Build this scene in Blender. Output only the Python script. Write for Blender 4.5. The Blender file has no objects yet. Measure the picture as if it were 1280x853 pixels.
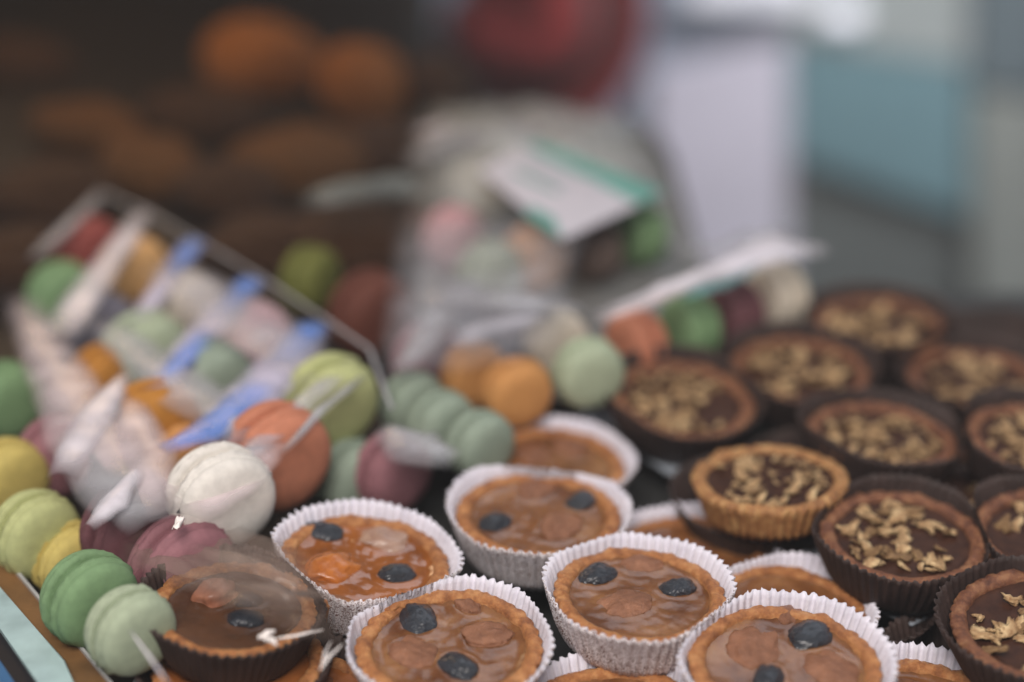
import bpy, math, random
from mathutils import Vector, noise, Matrix, Euler

# ------------------------------------------------------------------ camera, world, lamps, exposure
sc = bpy.context.scene
COL = sc.collection
F = 2200.0                       # focal length in photo pixels (photo is 1280 wide)
TH = math.radians(26.5)          # camera looks down by this much
H = 0.43                         # camera height over the pastry layer, metres
cam = bpy.data.cameras.new('camera')
cam.sensor_width = 36.0
cam.lens = 36.0 * F / 1280.0
cam.clip_start = 0.02
cam.clip_end = 50
cam.dof.use_dof = True
cam.dof.focus_distance = 0.705
cam.dof.aperture_fstop = 1.9
cam_o = bpy.data.objects.new('camera', cam)
COL.objects.link(cam_o)
cam_o.location = (0, 0, H)
cam_o.rotation_euler = (math.radians(90) - TH, 0, 0)
sc.camera = cam_o

w = bpy.data.worlds.new('World')
sc.world = w
w.use_nodes = True
w.node_tree.nodes['Background'].inputs[0].default_value = (0.70, 0.74, 0.85, 1)
w.node_tree.nodes['Background'].inputs[1].default_value = 0.20
sc.view_settings.view_transform = 'Standard'
sc.view_settings.look = 'None'
sc.view_settings.exposure = 0.25
sc.view_settings.gamma = 1.0

def area(name, loc, target, sx, sy, power, color):
    l = bpy.data.lights.new(name, 'AREA')
    l.shape = 'RECTANGLE'
    l.size, l.size_y = sx, sy
    l.energy = power
    l.color = color
    o = bpy.data.objects.new(name, l)
    COL.objects.link(o)
    o.location = loc
    o.rotation_euler = (Vector(target) - Vector(loc)).to_track_quat('-Z', 'Y').to_euler()
    return o
# the shop window behind and over the photographer
area('window_light', (-0.16, -0.30, 1.4), (0.04, 0.64, 0), 0.9, 0.7, 27, (1.0, 0.92, 0.86))
# lamp added beyond the counter to put a sheen on the glazed fillings
area('sheen_light', (1.15, 2.15, 1.55), (1.0, 0.7, 0.2), 2.7, 1.7, 10, (0.84, 0.90, 1.0)).data.spread = math.radians(120)
# lamp added to brighten the reflection panels at the back
area('panel_fill_light', (0.9, 1.5, 1.0), (0.55, 2.4, -0.4), 0.8, 0.5, 8.5, (0.93, 0.95, 1.0)).data.spread = math.radians(75)
# warm lamp added to brighten the brown lumps at the upper left
area('warm_fill_light', (-0.33, 1.22, 0.29), (-0.30, 1.25, 0), 0.5, 0.12, 0.75, (1.0, 0.68, 0.40))

# ------------------------------------------------------------------ helpers
CF = Vector((0, math.cos(TH), -math.sin(TH)))
CU = Vector((0, math.sin(TH), math.cos(TH)))
def ray(px, py):
    return CF + Vector((1, 0, 0)) * ((px - 640) / F) + CU * ((426.5 - py) / F)
def at(px, py, z=0.0):
    d = ray(px, py)
    return Vector((0, 0, H)) + d * ((z - H) / d.z)
def atw(px, py, Y):
    d = ray(px, py)
    return Vector((0, 0, H)) + d * (Y / d.y)

def mesh_obj(name, verts, faces, mats, parent=None, smooth=True, fmat=None, uvs=None):
    me = bpy.data.meshes.new(name)
    me.from_pydata([tuple(v) for v in verts], [], faces)
    for m in (mats if isinstance(mats, (list, tuple)) else [mats]):
        me.materials.append(m)
    if smooth:
        me.polygons.foreach_set('use_smooth', [True] * len(me.polygons))
    if fmat:
        me.polygons.foreach_set('material_index', fmat)
    me.update()
    return link(name, me, parent)

def link(name, me, parent=None, loc=(0, 0, 0), rot=(0, 0, 0), scale=(1, 1, 1)):
    o = bpy.data.objects.new(name, me)
    COL.objects.link(o)
    o.parent = parent
    o.location = loc
    o.rotation_euler = rot
    o.scale = scale
    return o

def thing(name, label, cat, loc=(0, 0, 0), rot=(0, 0, 0), group=None):
    o = bpy.data.objects.new(name, None)
    o.empty_display_size = 0.01
    COL.objects.link(o)
    o.location = loc
    o.rotation_euler = rot
    return tag(o, label, cat, group)

def tag(o, label, cat, group=None):
    o['label'] = label
    o['category'] = cat
    if group:
        o['group'] = group
    return o

def lathe(rows, n, close_bottom=False, close_top=False):
    """rows: list of functions or (r,z); each row a list of n points"""
    verts, faces = [], []
    for row in rows:
        verts += row
    m = len(rows)
    for i in range(m - 1):
        for j in range(n):
            a, b = i * n + j, i * n + (j + 1) % n
            faces.append((a, b, b + n, a + n))
    if close_bottom:
        verts.append(sum((Vector(v) for v in rows[0]), Vector()) / n)
        c = len(verts) - 1
        faces += [(c, (j + 1) % n, j) for j in range(n)]
    if close_top:
        verts.append(sum((Vector(v) for v in rows[-1]), Vector()) / n)
        c = len(verts) - 1
        b = (m - 1) * n
        faces += [(c, b + j, b + (j + 1) % n) for j in range(n)]
    return verts, faces

def nz(x, y, z, s, seed=0.0):
    return noise.noise(Vector((x * s + seed, y * s + seed * 1.7, z * s - seed)))

# ------------------------------------------------------------------ materials
def material(name, build):
    m = bpy.data.materials.new(name)
    m.use_nodes = True
    nt = m.node_tree
    p = nt.nodes['Principled BSDF']
    build(nt, p)
    return m

def N(nt, kind, **kw):
    n = nt.nodes.new(kind)
    for k, v in kw.items():
        if k in n.inputs:
            n.inputs[k].default_value = v
        else:
            setattr(n, k, v)
    return n

def coords(nt):
    return nt.nodes.new('ShaderNodeTexCoord').outputs['Object']

def ramp(nt, fac, stops):
    r = nt.nodes.new('ShaderNodeValToRGB')
    els = r.color_ramp.elements
    while len(els) < len(stops):
        els.new(0.5)
    for e, (p, c) in zip(els, stops):
        e.position = p
        e.color = (*c, 1)
    nt.links.new(fac, r.inputs[0])
    return r.outputs[0]

def noise_tex(nt, scale, detail=4, rough=0.55, co=None):
    t = N(nt, 'ShaderNodeTexNoise', Scale=scale, Detail=detail, Roughness=rough)
    nt.links.new(co if co else coords(nt), t.inputs['Vector'])
    return t.outputs['Fac']

def bump(nt, p, fac, dist, strength=1.0):
    b = N(nt, 'ShaderNodeBump', Strength=strength, Distance=dist)
    nt.links.new(fac, b.inputs['Height'])
    nt.links.new(b.outputs[0], p.inputs['Normal'])

def plain(name, c, rough=0.6, var=0.25, scale=60, bd=0.0004, coat=0.0, metal=0.0, sss=0.0):
    def f(nt, p):
        n = noise_tex(nt, scale)
        col = ramp(nt, n, [(0.3, tuple(x * (1 - var) for x in c)), (0.7, tuple(min(1, x * (1 + var)) for x in c))])
        nt.links.new(col, p.inputs['Base Color'])
        p.inputs['Roughness'].default_value = rough
        p.inputs['Coat Weight'].default_value = coat
        p.inputs['Metallic'].default_value = metal
        if sss:
            p.inputs['Subsurface Weight'].default_value = sss
            p.inputs['Subsurface Radius'].default_value = (0.01, 0.006, 0.003)
            p.inputs['Subsurface Scale'].default_value = 0.5
        if bd:
            bump(nt, p, noise_tex(nt, scale * 6, 5, 0.7), bd)
    return material(name, f)

def m_paper_in(nt, p):
    n = noise_tex(nt, 120)
    nt.links.new(ramp(nt, n, [(0.3, (0.66, 0.64, 0.72)), (0.7, (0.78, 0.76, 0.84))]), p.inputs['Base Color'])
    p.inputs['Roughness'].default_value = 0.75
    bump(nt, p, noise_tex(nt, 900, 3), 0.0002)
def m_paper_out(nt, p):
    co = coords(nt)
    sp = noise_tex(nt, 1500, 2, 0.5, co)
    mask = noise_tex(nt, 130, 3, 0.5, co)
    spots = ramp(nt, sp, [(0.51, (0.84, 0.80, 0.82)), (0.56, (0.16, 0.075, 0.06))])
    base = ramp(nt, mask, [(0.3, (0.68, 0.64, 0.67)), (0.7, (0.82, 0.79, 0.84))])
    mx = N(nt, 'ShaderNodeMix', data_type='RGBA')
    mf = ramp(nt, mask, [(0.34, (0.45,) * 3), (0.5, (1.0,) * 3)])
    nt.links.new(mf, mx.inputs[0])
    nt.links.new(base, mx.inputs[6])
    nt.links.new(spots, mx.inputs[7])
    nt.links.new(mx.outputs[2], p.inputs['Base Color'])
    p.inputs['Roughness'].default_value = 0.7
    bump(nt, p, sp, 0.0002)
PAPER_IN = material('white_paper_inside', m_paper_in)
PAPER_OUT = material('white_paper_grease_speckled', m_paper_out)
BROWN_PAPER = plain('brown_paper', (0.044, 0.026, 0.022), 0.6, 0.3, 80)
def crust_mat(name, lo, mid, hi):
    def f(nt, p):
        co = coords(nt)
        n = noise_tex(nt, 190, 7, 0.7, co)
        nt.links.new(ramp(nt, n, [(0.34, lo), (0.50, mid), (0.64, hi)]), p.inputs['Base Color'])
        p.inputs['Roughness'].default_value = 0.5
        p.inputs['Subsurface Weight'].default_value = 0.15
        p.inputs['Subsurface Radius'].default_value = (0.006, 0.003, 0.001)
        p.inputs['Subsurface Scale'].default_value = 0.5
        bump(nt, p, noise_tex(nt, 900, 5, 0.7, co), 0.0009)
    return material(name, f)
CRUST = crust_mat('golden_crust', (0.25, 0.088, 0.028), (0.44, 0.175, 0.055), (0.60, 0.29, 0.11))
NUT_CRUST = crust_mat('reddish_crust', (0.11, 0.038, 0.020), (0.23, 0.088, 0.040), (0.36, 0.17, 0.078))
PALE_CRUST = crust_mat('pale_crust', (0.28, 0.12, 0.045), (0.46, 0.22, 0.08), (0.64, 0.38, 0.16))
def m_caramel(nt, p):
    co = coords(nt)
    n = noise_tex(nt, 55, 4, 0.6, co)
    nt.links.new(ramp(nt, n, [(0.34, (0.13, 0.045, 0.013)), (0.54, (0.23, 0.095, 0.034)), (0.72, (0.36, 0.18, 0.08))]), p.inputs['Base Color'])
    p.inputs['Roughness'].default_value = 0.22
    p.inputs['Subsurface Weight'].default_value = 0.35
    p.inputs['Subsurface Radius'].default_value = (0.010, 0.004, 0.0012)
    p.inputs['Subsurface Scale'].default_value = 0.6
    p.inputs['Coat Weight'].default_value = 0.25
    p.inputs['Coat Roughness'].default_value = 0.12
    bump(nt, p, noise_tex(nt, 160, 5, 0.6, co), 0.0004)
CARAMEL = material('caramel_glaze', m_caramel)
def m_amber(nt, p):
    n = noise_tex(nt, 55, 4, 0.6)
    nt.links.new(ramp(nt, n, [(0.3, (0.20, 0.062, 0.015)), (0.7, (0.38, 0.13, 0.035))]), p.inputs['Base Color'])
    p.inputs['Roughness'].default_value = 0.12
    p.inputs['Coat Weight'].default_value = 0.6
    bump(nt, p, noise_tex(nt, 130, 4), 0.0003)
AMBER = material('amber_glaze', m_amber)
def fruit_mat(name, c0, c1, rough, bd, scale=500):
    def f(nt, p):
        co = coords(nt)
        nt.links.new(ramp(nt, noise_tex(nt, 180, 5, 0.6, co), [(0.3, c0), (0.7, c1)]), p.inputs['Base Color'])
        p.inputs['Roughness'].default_value = rough
        p.inputs['Coat Weight'].default_value = 0.5 if rough < 0.34 else 0.0
        p.inputs['Coat Roughness'].default_value = 0.15
        bump(nt, p, noise_tex(nt, scale, 5, 0.7, co), bd)
    return material(name, f)
DARK_GLAZE = plain('dark_brown_glaze', (0.085, 0.036, 0.016), 0.2, 0.3, 60, 0.0003, coat=0.4)
PRUNE = fruit_mat('prune_skin', (0.006, 0.009, 0.015), (0.024, 0.030, 0.042), 0.27, 0.0011, 560)
APRICOT = fruit_mat('apricot_brown', (0.19, 0.075, 0.035), (0.36, 0.16, 0.085), 0.35, 0.0014, 420)
APRICOT_BRIGHT = fruit_mat('apricot_orange', (0.36, 0.10, 0.016), (0.55, 0.18, 0.03), 0.18, 0.0003)
APRICOT_PINK = fruit_mat('apricot_pinkish', (0.30, 0.11, 0.06), (0.46, 0.20, 0.12), 0.2, 0.0003)
APRICOT_PALE = fruit_mat('apricot_pale', (0.30, 0.17, 0.12), (0.45, 0.29, 0.21), 0.25, 0.0004)
CHOC = fruit_mat('chocolate_ganache', (0.034, 0.013, 0.008), (0.070, 0.028, 0.015), 0.55, 0.0003, 120)
for nd in CHOC.node_tree.nodes:
    if nd.type == 'BSDF_PRINCIPLED':
        nd.inputs['Specular IOR Level'].default_value = 0.18
WALNUT = fruit_mat('walnut', (0.30, 0.13, 0.045), (0.95, 0.70, 0.38), 0.5, 0.0012, 600)
WALNUT_DARK = fruit_mat('walnut_toasted', (0.14, 0.065, 0.025), (0.46, 0.29, 0.13), 0.5, 0.0010, 600)

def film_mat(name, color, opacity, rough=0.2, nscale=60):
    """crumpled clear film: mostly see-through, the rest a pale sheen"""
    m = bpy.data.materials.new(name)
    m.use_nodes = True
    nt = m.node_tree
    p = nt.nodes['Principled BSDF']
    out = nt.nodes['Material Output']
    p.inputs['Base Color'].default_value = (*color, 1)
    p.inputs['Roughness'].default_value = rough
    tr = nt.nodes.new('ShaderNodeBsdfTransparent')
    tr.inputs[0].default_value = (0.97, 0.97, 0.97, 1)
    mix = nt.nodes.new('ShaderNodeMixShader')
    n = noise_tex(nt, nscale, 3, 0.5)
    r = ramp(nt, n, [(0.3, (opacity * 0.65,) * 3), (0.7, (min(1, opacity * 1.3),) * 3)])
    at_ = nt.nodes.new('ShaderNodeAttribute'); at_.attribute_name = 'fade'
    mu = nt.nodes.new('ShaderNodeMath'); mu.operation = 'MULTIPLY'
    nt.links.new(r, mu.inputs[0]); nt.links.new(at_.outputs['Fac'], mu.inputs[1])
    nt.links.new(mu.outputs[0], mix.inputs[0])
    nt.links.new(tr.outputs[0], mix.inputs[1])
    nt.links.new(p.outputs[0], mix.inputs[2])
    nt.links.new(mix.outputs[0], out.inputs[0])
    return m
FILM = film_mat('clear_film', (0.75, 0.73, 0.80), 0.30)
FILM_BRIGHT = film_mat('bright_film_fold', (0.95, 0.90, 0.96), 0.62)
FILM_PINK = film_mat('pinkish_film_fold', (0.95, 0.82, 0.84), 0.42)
SHEEN_BLUE = film_mat('blue_sky_sheen', (0.22, 0.42, 1.0), 0.50)  # sky reflection on the film, painted as a blue tint
SHEEN_LILAC = film_mat('lilac_sky_sheen', (0.84, 0.80, 1.0), 0.62)  # paler part of the sky reflection, painted lilac
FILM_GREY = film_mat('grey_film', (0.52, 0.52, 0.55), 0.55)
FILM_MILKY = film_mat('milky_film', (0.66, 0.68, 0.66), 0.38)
FILM_BROWN = film_mat('brown_film', (0.40, 0.30, 0.25), 0.22)  # film tinted brown
WHITE_GLINT = plain('painted_glint', (0.95, 0.88, 0.84), 0.2, 0.03, 60, 0)  # opaque white strips painted in as glints on the film
CARD = plain('white_card', (0.60, 0.58, 0.64), 0.6, 0.05, 60, 0)
TEAL_INK = plain('teal_print', (0.13, 0.36, 0.31), 0.6, 0.2, 60, 0)
STEEL = plain('dark_steel', (0.040, 0.041, 0.041), 0.45, 0.25, 8, 0)
LINER = plain('grey_liner_paper', (0.34, 0.38, 0.43), 0.7, 0.2, 30)
WOOD = plain('brown_wood', (0.17, 0.085, 0.03), 0.5, 0.35, 40)
GLASS_EDGE = plain('glass_edge_green', (0.42, 0.56, 0.56), 0.2, 0.3, 30, 0)
DARK = plain('dark_plastic', (0.010, 0.008, 0.010), 0.5, 0.2, 40, 0)
BLUE_TRIM = plain('blue_trim', (0.04, 0.12, 0.25), 0.4, 0.2, 40, 0)
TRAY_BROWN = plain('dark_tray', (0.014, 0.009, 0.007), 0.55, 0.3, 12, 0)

# ------------------------------------------------------------------ the setting: shelf of the case, walls behind
def slab(name, x0, x1, y0, y1, z0, z1, mat, parent=None):
    v = [(x, y, z) for z in (z0, z1) for y in (y0, y1) for x in (x0, x1)]
    f = [(0, 2, 3, 1), (4, 5, 7, 6), (0, 1, 5, 4), (2, 6, 7, 3), (0, 4, 6, 2), (1, 3, 7, 5)]
    return mesh_obj(name, v, f, mat, parent, smooth=False)
FLOOR_Z = -0.0235
cp = [at(x, y, FLOOR_Z) for x, y in [(-300, 1100), (1700, 1100), (1700, 366), (1010, 366), (880, 330), (838, 190), (815, 160), (560, 165), (522, 140), (515, -30), (-300, -30)]]
cn = len(cp)
o = mesh_obj('counter_surface', cp + [p - Vector((0, 0, 0.02)) for p in cp],
             [tuple(range(cn)), tuple(range(2 * cn - 1, cn - 1, -1))] + [(i, (i + 1) % cn, (i + 1) % cn + cn, i + cn) for i in range(cn)], STEEL, None, smooth=False)
o['kind'] = 'structure'
o['label'] = 'dark shelf of the pastry case'
rp = [at(x, y, -0.001) for x, y in [(-300, 900), (190, 900), (196, 720), (430, 625), (480, 590), (640, 535), (700, 505), (750, 455), (1005, 392), (1005, 372), (880, 330), (838, 194), (815, 164), (560, 168), (520, 143), (513, -20), (-300, -20)]]
cn = len(rp)
o = mesh_obj('display_step', rp + [Vector((p.x, p.y, FLOOR_Z)) for p in rp],
             [tuple(range(cn)), tuple(range(2 * cn - 1, cn - 1, -1))] + [(i, (i + 1) % cn, (i + 1) % cn + cn, i + cn) for i in range(cn)], TRAY_BROWN, None, smooth=False)
o['kind'] = 'structure'
o['label'] = 'raised dark step under the macarons'
# slab added out of view to shade the far left of the case
o = slab('shade_slab', -1.5, -0.05, 0.80, 1.9, 0.30, 0.318, plain('shade_slab_dark', (0.03, 0.025, 0.02), 0.6, 0.2, 20, 0))
o['kind'] = 'structure'
WALL_Y = 2.40
def wall_mat(name, c):
    return plain(name, c, 0.8, 0.12, 3, 0)
W_GREY = wall_mat('wall_grey_green', (0.090, 0.098, 0.092))
W_DARK = wall_mat('wall_dark_brown', (0.022, 0.018, 0.013))
W_BLUE = wall_mat('reflection_blue_grey', (0.24, 0.27, 0.33))
W_PALE = wall_mat('reflection_lavender_white', (0.52, 0.49, 0.56))
W_TEAL = wall_mat('reflection_teal', (0.105, 0.185, 0.205))
W_CREAM = wall_mat('reflection_grey_cream', (0.20, 0.21, 0.19))
W_WHITE = wall_mat('reflection_white', (0.85, 0.85, 0.92))
o = slab('back_wall', -3, 3, WALL_Y, WALL_Y + 0.1, -1.2, 1.6, W_GREY)
o['kind'] = 'structure'
o = slab('floor', -3, 3, -1.5, WALL_Y, -1.25, -1.2, W_GREY)
o['kind'] = 'structure'

def panel(name, label, cat, pix, Y, t, mat):
    """flat board painted as a reflection in the case glass; pix = outline as seen, Y = its front face"""
    a = [atw(x, y, Y) for x, y in pix]
    n = len(a)
    v = a + [Vector((p.x, p.y + t, p.z)) for p in a]
    f = [tuple(range(n))] + [tuple(range(2 * n - 1, n - 1, -1))] + [(i, (i + 1) % n + 0, (i + 1) % n + n, i + n) for i in range(n)]
    o = mesh_obj(name, v, f, mat, None, smooth=False)
    return tag(o, label, cat) if label else o
panel('blue_reflection', 'blue grey glass reflection behind the red hat, built as a board', 'board', [(520, -60), (985, -60), (985, 330), (520, 330)], WALL_Y - 0.012, 0.012, W_BLUE)
panel('slate_reflection', 'dim slate glass reflection beneath the hat, built as a board', 'board', [(560, 150), (690, 140), (822, 165), (822, 345), (560, 345)], WALL_Y - 0.022, 0.009, wall_mat('reflection_slate', (0.12, 0.13, 0.15)))
panel('pale_reflection', 'tall lavender white glass reflection between the slate and teal ones', 'door', [(815, 92), (985, 50), (985, 420), (815, 420)], WALL_Y - 0.035, 0.022, W_PALE)
panel('teal_reflection', 'muted teal glass reflection with slanting lower edge, built as a panel', 'panel', [(988, 52), (1215, 84), (1215, 272), (988, 196)], WALL_Y - 0.03, 0.02, W_TEAL)
panel('cream_reflection', 'grey cream glass reflection over the teal one', 'board', [(988, -40), (1213, -40), (1213, 80), (988, 47)], WALL_Y - 0.03, 0.02, wall_mat('reflection_cream', (0.26, 0.28, 0.27)))
panel('grey_reflection', 'grey cream glass reflection at the far right', 'pillar', [(1219, 118), (1400, 140), (1400, 420), (1219, 420)], WALL_Y - 0.045, 0.035, W_CREAM)
panel('dark_slate_reflection', 'dark slate glass reflection over the grey cream one at the far right', 'board', [(1219, -40), (1400, -40), (1400, 128), (1219, 106)], WALL_Y - 0.045, 0.035, wall_mat('reflection_dark_slate', (0.085, 0.11, 0.12)))
panel('white_reflection', 'bright white glass reflection at the top, built as a board', 'sign', [(862, -40), (1012, -40), (1012, 10), (862, 6)], WALL_Y - 0.07, 0.012, W_WHITE)
# pale oval spot set among the reflection panels
rr = []
for t in range(7):
    a = t / 6 * math.pi / 2
    rr.append([(0.033 * math.cos(a) * math.cos(k * math.tau / 24), -0.02 * math.sin(a), 0.022 * math.cos(a) * math.sin(k * math.tau / 24)) for k in range(24)])
v, f = lathe(rr, 24, close_bottom=True, close_top=True)
o = mesh_obj('oval_spot', v, f, W_WHITE)
o.location = atw(1050, 22, WALL_Y - 0.03)
tag(o, 'pale oval spot on the grey cream reflection', 'knob')
# dark cupboard filling the left
cb = thing('dark_cupboard', 'dark brown cupboard behind the figure lumps at the upper left', 'cupboard', (0, 0, 0))
def board_at(name, x0, x1, z0, z1, Y, t, mat, parent):
    return slab(name, x0, x1, Y, Y + t, z0, z1, mat, parent)
a, b = atw(-60, 0, 1.9), atw(525, 0, 1.9)
board_at('carcass', a.x, b.x, -1.19, 0.35, 1.9, 0.4, W_DARK, cb)
for i in range(3):
    x0 = a.x + (b.x - a.x) * i / 3 + 0.01
    x1 = a.x + (b.x - a.x) * (i + 1) / 3 - 0.01
    d = board_at('door', x0, x1, -1.1, 0.30, 1.885, 0.013, wall_mat('cupboard_door_%d' % i, [(0.020, 0.014, 0.010), (0.026, 0.024, 0.018), (0.022, 0.010, 0.007)][i]), cb)
    board_at('handle', x1 - 0.03, x1 - 0.018, -0.35, -0.2, 1.868, 0.017, STEEL, d)

# ------------------------------------------------------------------ the red hat reflected in the glass, built as an object at the wall
RED = plain('red_felt', (0.17, 0.008, 0.007), 0.9, 0.15, 60, 0.001)
BAND = plain('black_band', (0.010, 0.008, 0.008), 0.6, 0.1, 60, 0)
hat = thing('reflected_hat', 'reflected wide brimmed red felt hat with black band, built as an object', 'hat', atw(688, 30, WALL_Y - 0.10))
hat.scale = (1.12,) * 3
# hat axis: crown towards the viewer, tipped up and to the left
ax = Vector((-0.58, -0.72, 0.36)).normalized()
hat.rotation_euler = ax.to_track_quat('Z', 'Y').to_euler()
n = 64
rows = []
prof = [(0.086, 0.004), (0.095, 0.000), (0.110, -0.002), (0.132, 0.002), (0.146, 0.008), (0.148, 0.011), (0.146, 0.012), (0.130, 0.006), (0.110, 0.002), (0.095, 0.004), (0.086, 0.008)]
for r, z in prof:
    rows.append([(r * math.cos(k * math.tau / n), r * 0.93 * math.sin(k * math.tau / n), z + 0.006 * math.cos(2 * k * math.tau / n) * (r / 0.148) ** 2) for k in range(n)])
v, f = lathe(rows, n)
mesh_obj('brim', v, f, RED, hat)
rows = []
for r, z in [(0.088, 0.0), (0.089, 0.02), (0.086, 0.05), (0.080, 0.075), (0.070, 0.09), (0.055, 0.096), (0.030, 0.092), (0.008, 0.086)]:
    rows.append([(r * math.cos(k * math.tau / n), r * 0.9 * math.sin(k * math.tau / n), z - 0.012 * math.exp(-(r * math.sin(k * math.tau / n) / 0.02) ** 2) * (1 if z > 0.08 else 0)) for k in range(n)])
v, f = lathe(rows, n, close_top=True)
mesh_obj('crown', v, f, RED, hat)
rows = [[(r * math.cos(k * math.tau / n), r * 0.9 * math.sin(k * math.tau / n), z) for k in range(n)] for r, z in [(0.089, 0.004), (0.0935, 0.005), (0.0925, 0.044), (0.085, 0.046)]]
v, f = lathe(rows, n)
mesh_obj('hat_band', v, f, BAND, hat)

# ------------------------------------------------------------------ tart building blocks (shared meshes)
def me_from(name, verts, faces, mats, fmat=None):
    me = bpy.data.meshes.new(name)
    me.from_pydata([tuple(v) for v in verts], [], faces)
    for m in mats:
        me.materials.append(m)
    me.polygons.foreach_set('use_smooth', [True] * len(me.polygons))
    if fmat:
        me.polygons.foreach_set('material_index', fmat)
    me.update()
    return me

def cup_mesh(seed, r0, r1, h, flutes, amp, mats, squash=0.055):
    n = flutes * 6
    rows = []
    def pt(k, t, off):
        a = k / n * math.tau
        ph = flutes * a + 1.3 * noise.noise(Vector((math.cos(a) * 1.5, math.sin(a) * 1.5, seed)))
        fl = math.sin(ph)
        fl = math.copysign(abs(fl) ** 0.7, fl)
        r = r0 + (r1 - r0) * (t ** 0.85) + off
        r *= 1 + squash * t * noise.noise(Vector((math.cos(a) * 1.1 + seed, math.sin(a) * 1.1, t)))
        r += amp * (0.25 + 0.75 * t) * fl * (1 + 0.5 * noise.noise(Vector((a * 6, seed, 0))))
        lift = 0.0015 * noise.noise(Vector((math.cos(a) * 1.6, math.sin(a) * 1.6, seed + 5))) * t
        tooth = 0.0012 * noise.noise(Vector((k * 0.9, seed, 2))) if t > 0.98 else 0
        return Vector((r * math.cos(a), r * math.sin(a), h * t + lift + tooth))
    for i in range(9):
        rows.append([pt(k, i / 8, 0) for k in range(n)])
    for i in range(8, -1, -1):
        rows.append([pt(k, i / 8, -0.00035) for k in range(n)])
    v, f = lathe(rows, n, close_bottom=True, close_top=True)
    fm = []
    for i in range(17):
        fm += [0 if i < 8 else 1] * n
    fm += [0] * n + [1] * n
    return me_from('paper_cup', v, f, mats, fm)

def crust_mesh(seed, mats, R=0.0345, h=0.0185, flutes=34, lip=0.0062, r0=0.0285, fill=0.0155, amp=0.0007):
    n = 272
    rows = []
    prof = []                                  # (radius offset, z, flute weight, noise weight)
    for i in range(7):
        t = i / 6
        prof.append((r0 + (R - r0) * t, 0.0008 + (h - 0.0022) * t, 1.0, 0.35))
    for i in range(1, 7):
        a = i / 7 * math.pi
        prof.append((R - lip / 2 + lip / 2 * math.cos(a), h - 0.0022 + 0.0024 * math.sin(a), 0.75 - 0.09 * i, 1.0))
    prof.append((R - lip, h - 0.0028, 0.1, 0.6))
    prof.append((R - lip - 0.0006, fill - 0.003, 0.0, 0.2))
    for r, z, fw, nw in prof:
        row = []
        for k in range(n):
            a = k / n * math.tau
            fl = abs(math.sin(flutes * a / 2 + 0.4 * math.sin(3 * a + seed)))
            fl = fl ** 0.6 * 2 - 1
            x, y = math.cos(a), math.sin(a)
            low = noise.noise(Vector((x * 1.3, y * 1.3, seed)))
            hi = noise.noise(Vector((x * r * 420, y * r * 420, z * 420 + seed * 3)))
            mid = noise.noise(Vector((x * r * 170, y * r * 170, z * 170 + seed)))
            rr = r + amp * fl * fw + 0.0009 * low + nw * (0.0006 * hi + 0.0009 * mid)
            zz = z + nw * (0.00055 * hi + 0.0009 * mid) + (0.0009 * noise.noise(Vector((x * 2, y * 2, seed + 9))) if z > h * 0.6 else 0)
            row.append(Vector((rr * x, rr * y, zz)))
        rows.append(row)
    v, f = lathe(rows, n, close_bottom=True)
    return me_from('crust', v, f, mats)

def fill_mesh(name, seed, mats, R=0.0290, z=0.0155, wave=0.0003, dimples=()):
    n, m = 96, 26
    verts, faces = [Vector((0, 0, z))], []
    def hgt(x, y, q):
        zz = z + wave * noise.noise(Vector((x * 90, y * 90, seed))) + 0.0003 * noise.noise(Vector((x * 260, y * 260, seed)))
        zz += 0.0011 * max(0, (q - 0.86) / 0.14) ** 2
        for fx, fy, fr, rot, asp in dimples:
            dx, dy = x - fx, y - fy
            c, s = math.cos(-rot), math.sin(-rot)
            u, w_ = dx * c - dy * s, (dx * s + dy * c) / asp
            d = math.hypot(u, w_) / fr
            zz += 0.0005 * math.exp(-((d - 1.0) / 0.22) ** 2)
        return zz
    verts[0] = Vector((0, 0, hgt(0, 0, 0)))
    for i in range(1, m + 1):
        q = i / m
        for k in range(n):
            a = k / n * math.tau
            x, y = R * q * math.cos(a), R * q * math.sin(a)
            verts.append(Vector((x, y, hgt(x, y, q))))
    for k in range(n):
        faces.append((0, 1 + k, 1 + (k + 1) % n))
    for i in range(m - 1):
        for k in range(n):
            a, b = 1 + i * n + k, 1 + i * n + (k + 1) % n
            faces.append((a, a + n, b + n, b))
    return me_from(name, verts, faces, mats)

import bmesh
def ico(sub):
    bm = bmesh.new()
    bmesh.ops.create_icosphere(bm, subdivisions=sub, radius=1)
    v = [x.co.copy() for x in bm.verts]
    f = [tuple(q.index for q in p.verts) for p in bm.faces]
    bm.free()
    return v, f
ICO3, ICO4, ICO5 = ico(3), ico(4), ico(5)

def lump(name, seed, size, mats, base=ICO4, wr=0.12, fr=3.0, ridge=0.0, fr2=7.0):
    v, f = base
    out = []
    for p in v:
        k = 1 + wr * noise.noise(p * fr * 0.5 + Vector((seed, 0, 0)))
        if ridge:
            k += ridge * (abs(noise.noise(p * fr2 + Vector((0, seed, 0)))) - 0.25) + ridge * 0.35 * (abs(noise.noise(p * fr2 * 2.3 + Vector((0, 0, seed)))) - 0.25)
        q = p * k
        out.append(Vector((q.x * size[0], q.y * size[1], q.z * size[2])))
    return me_from(name, out, f, mats)

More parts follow.
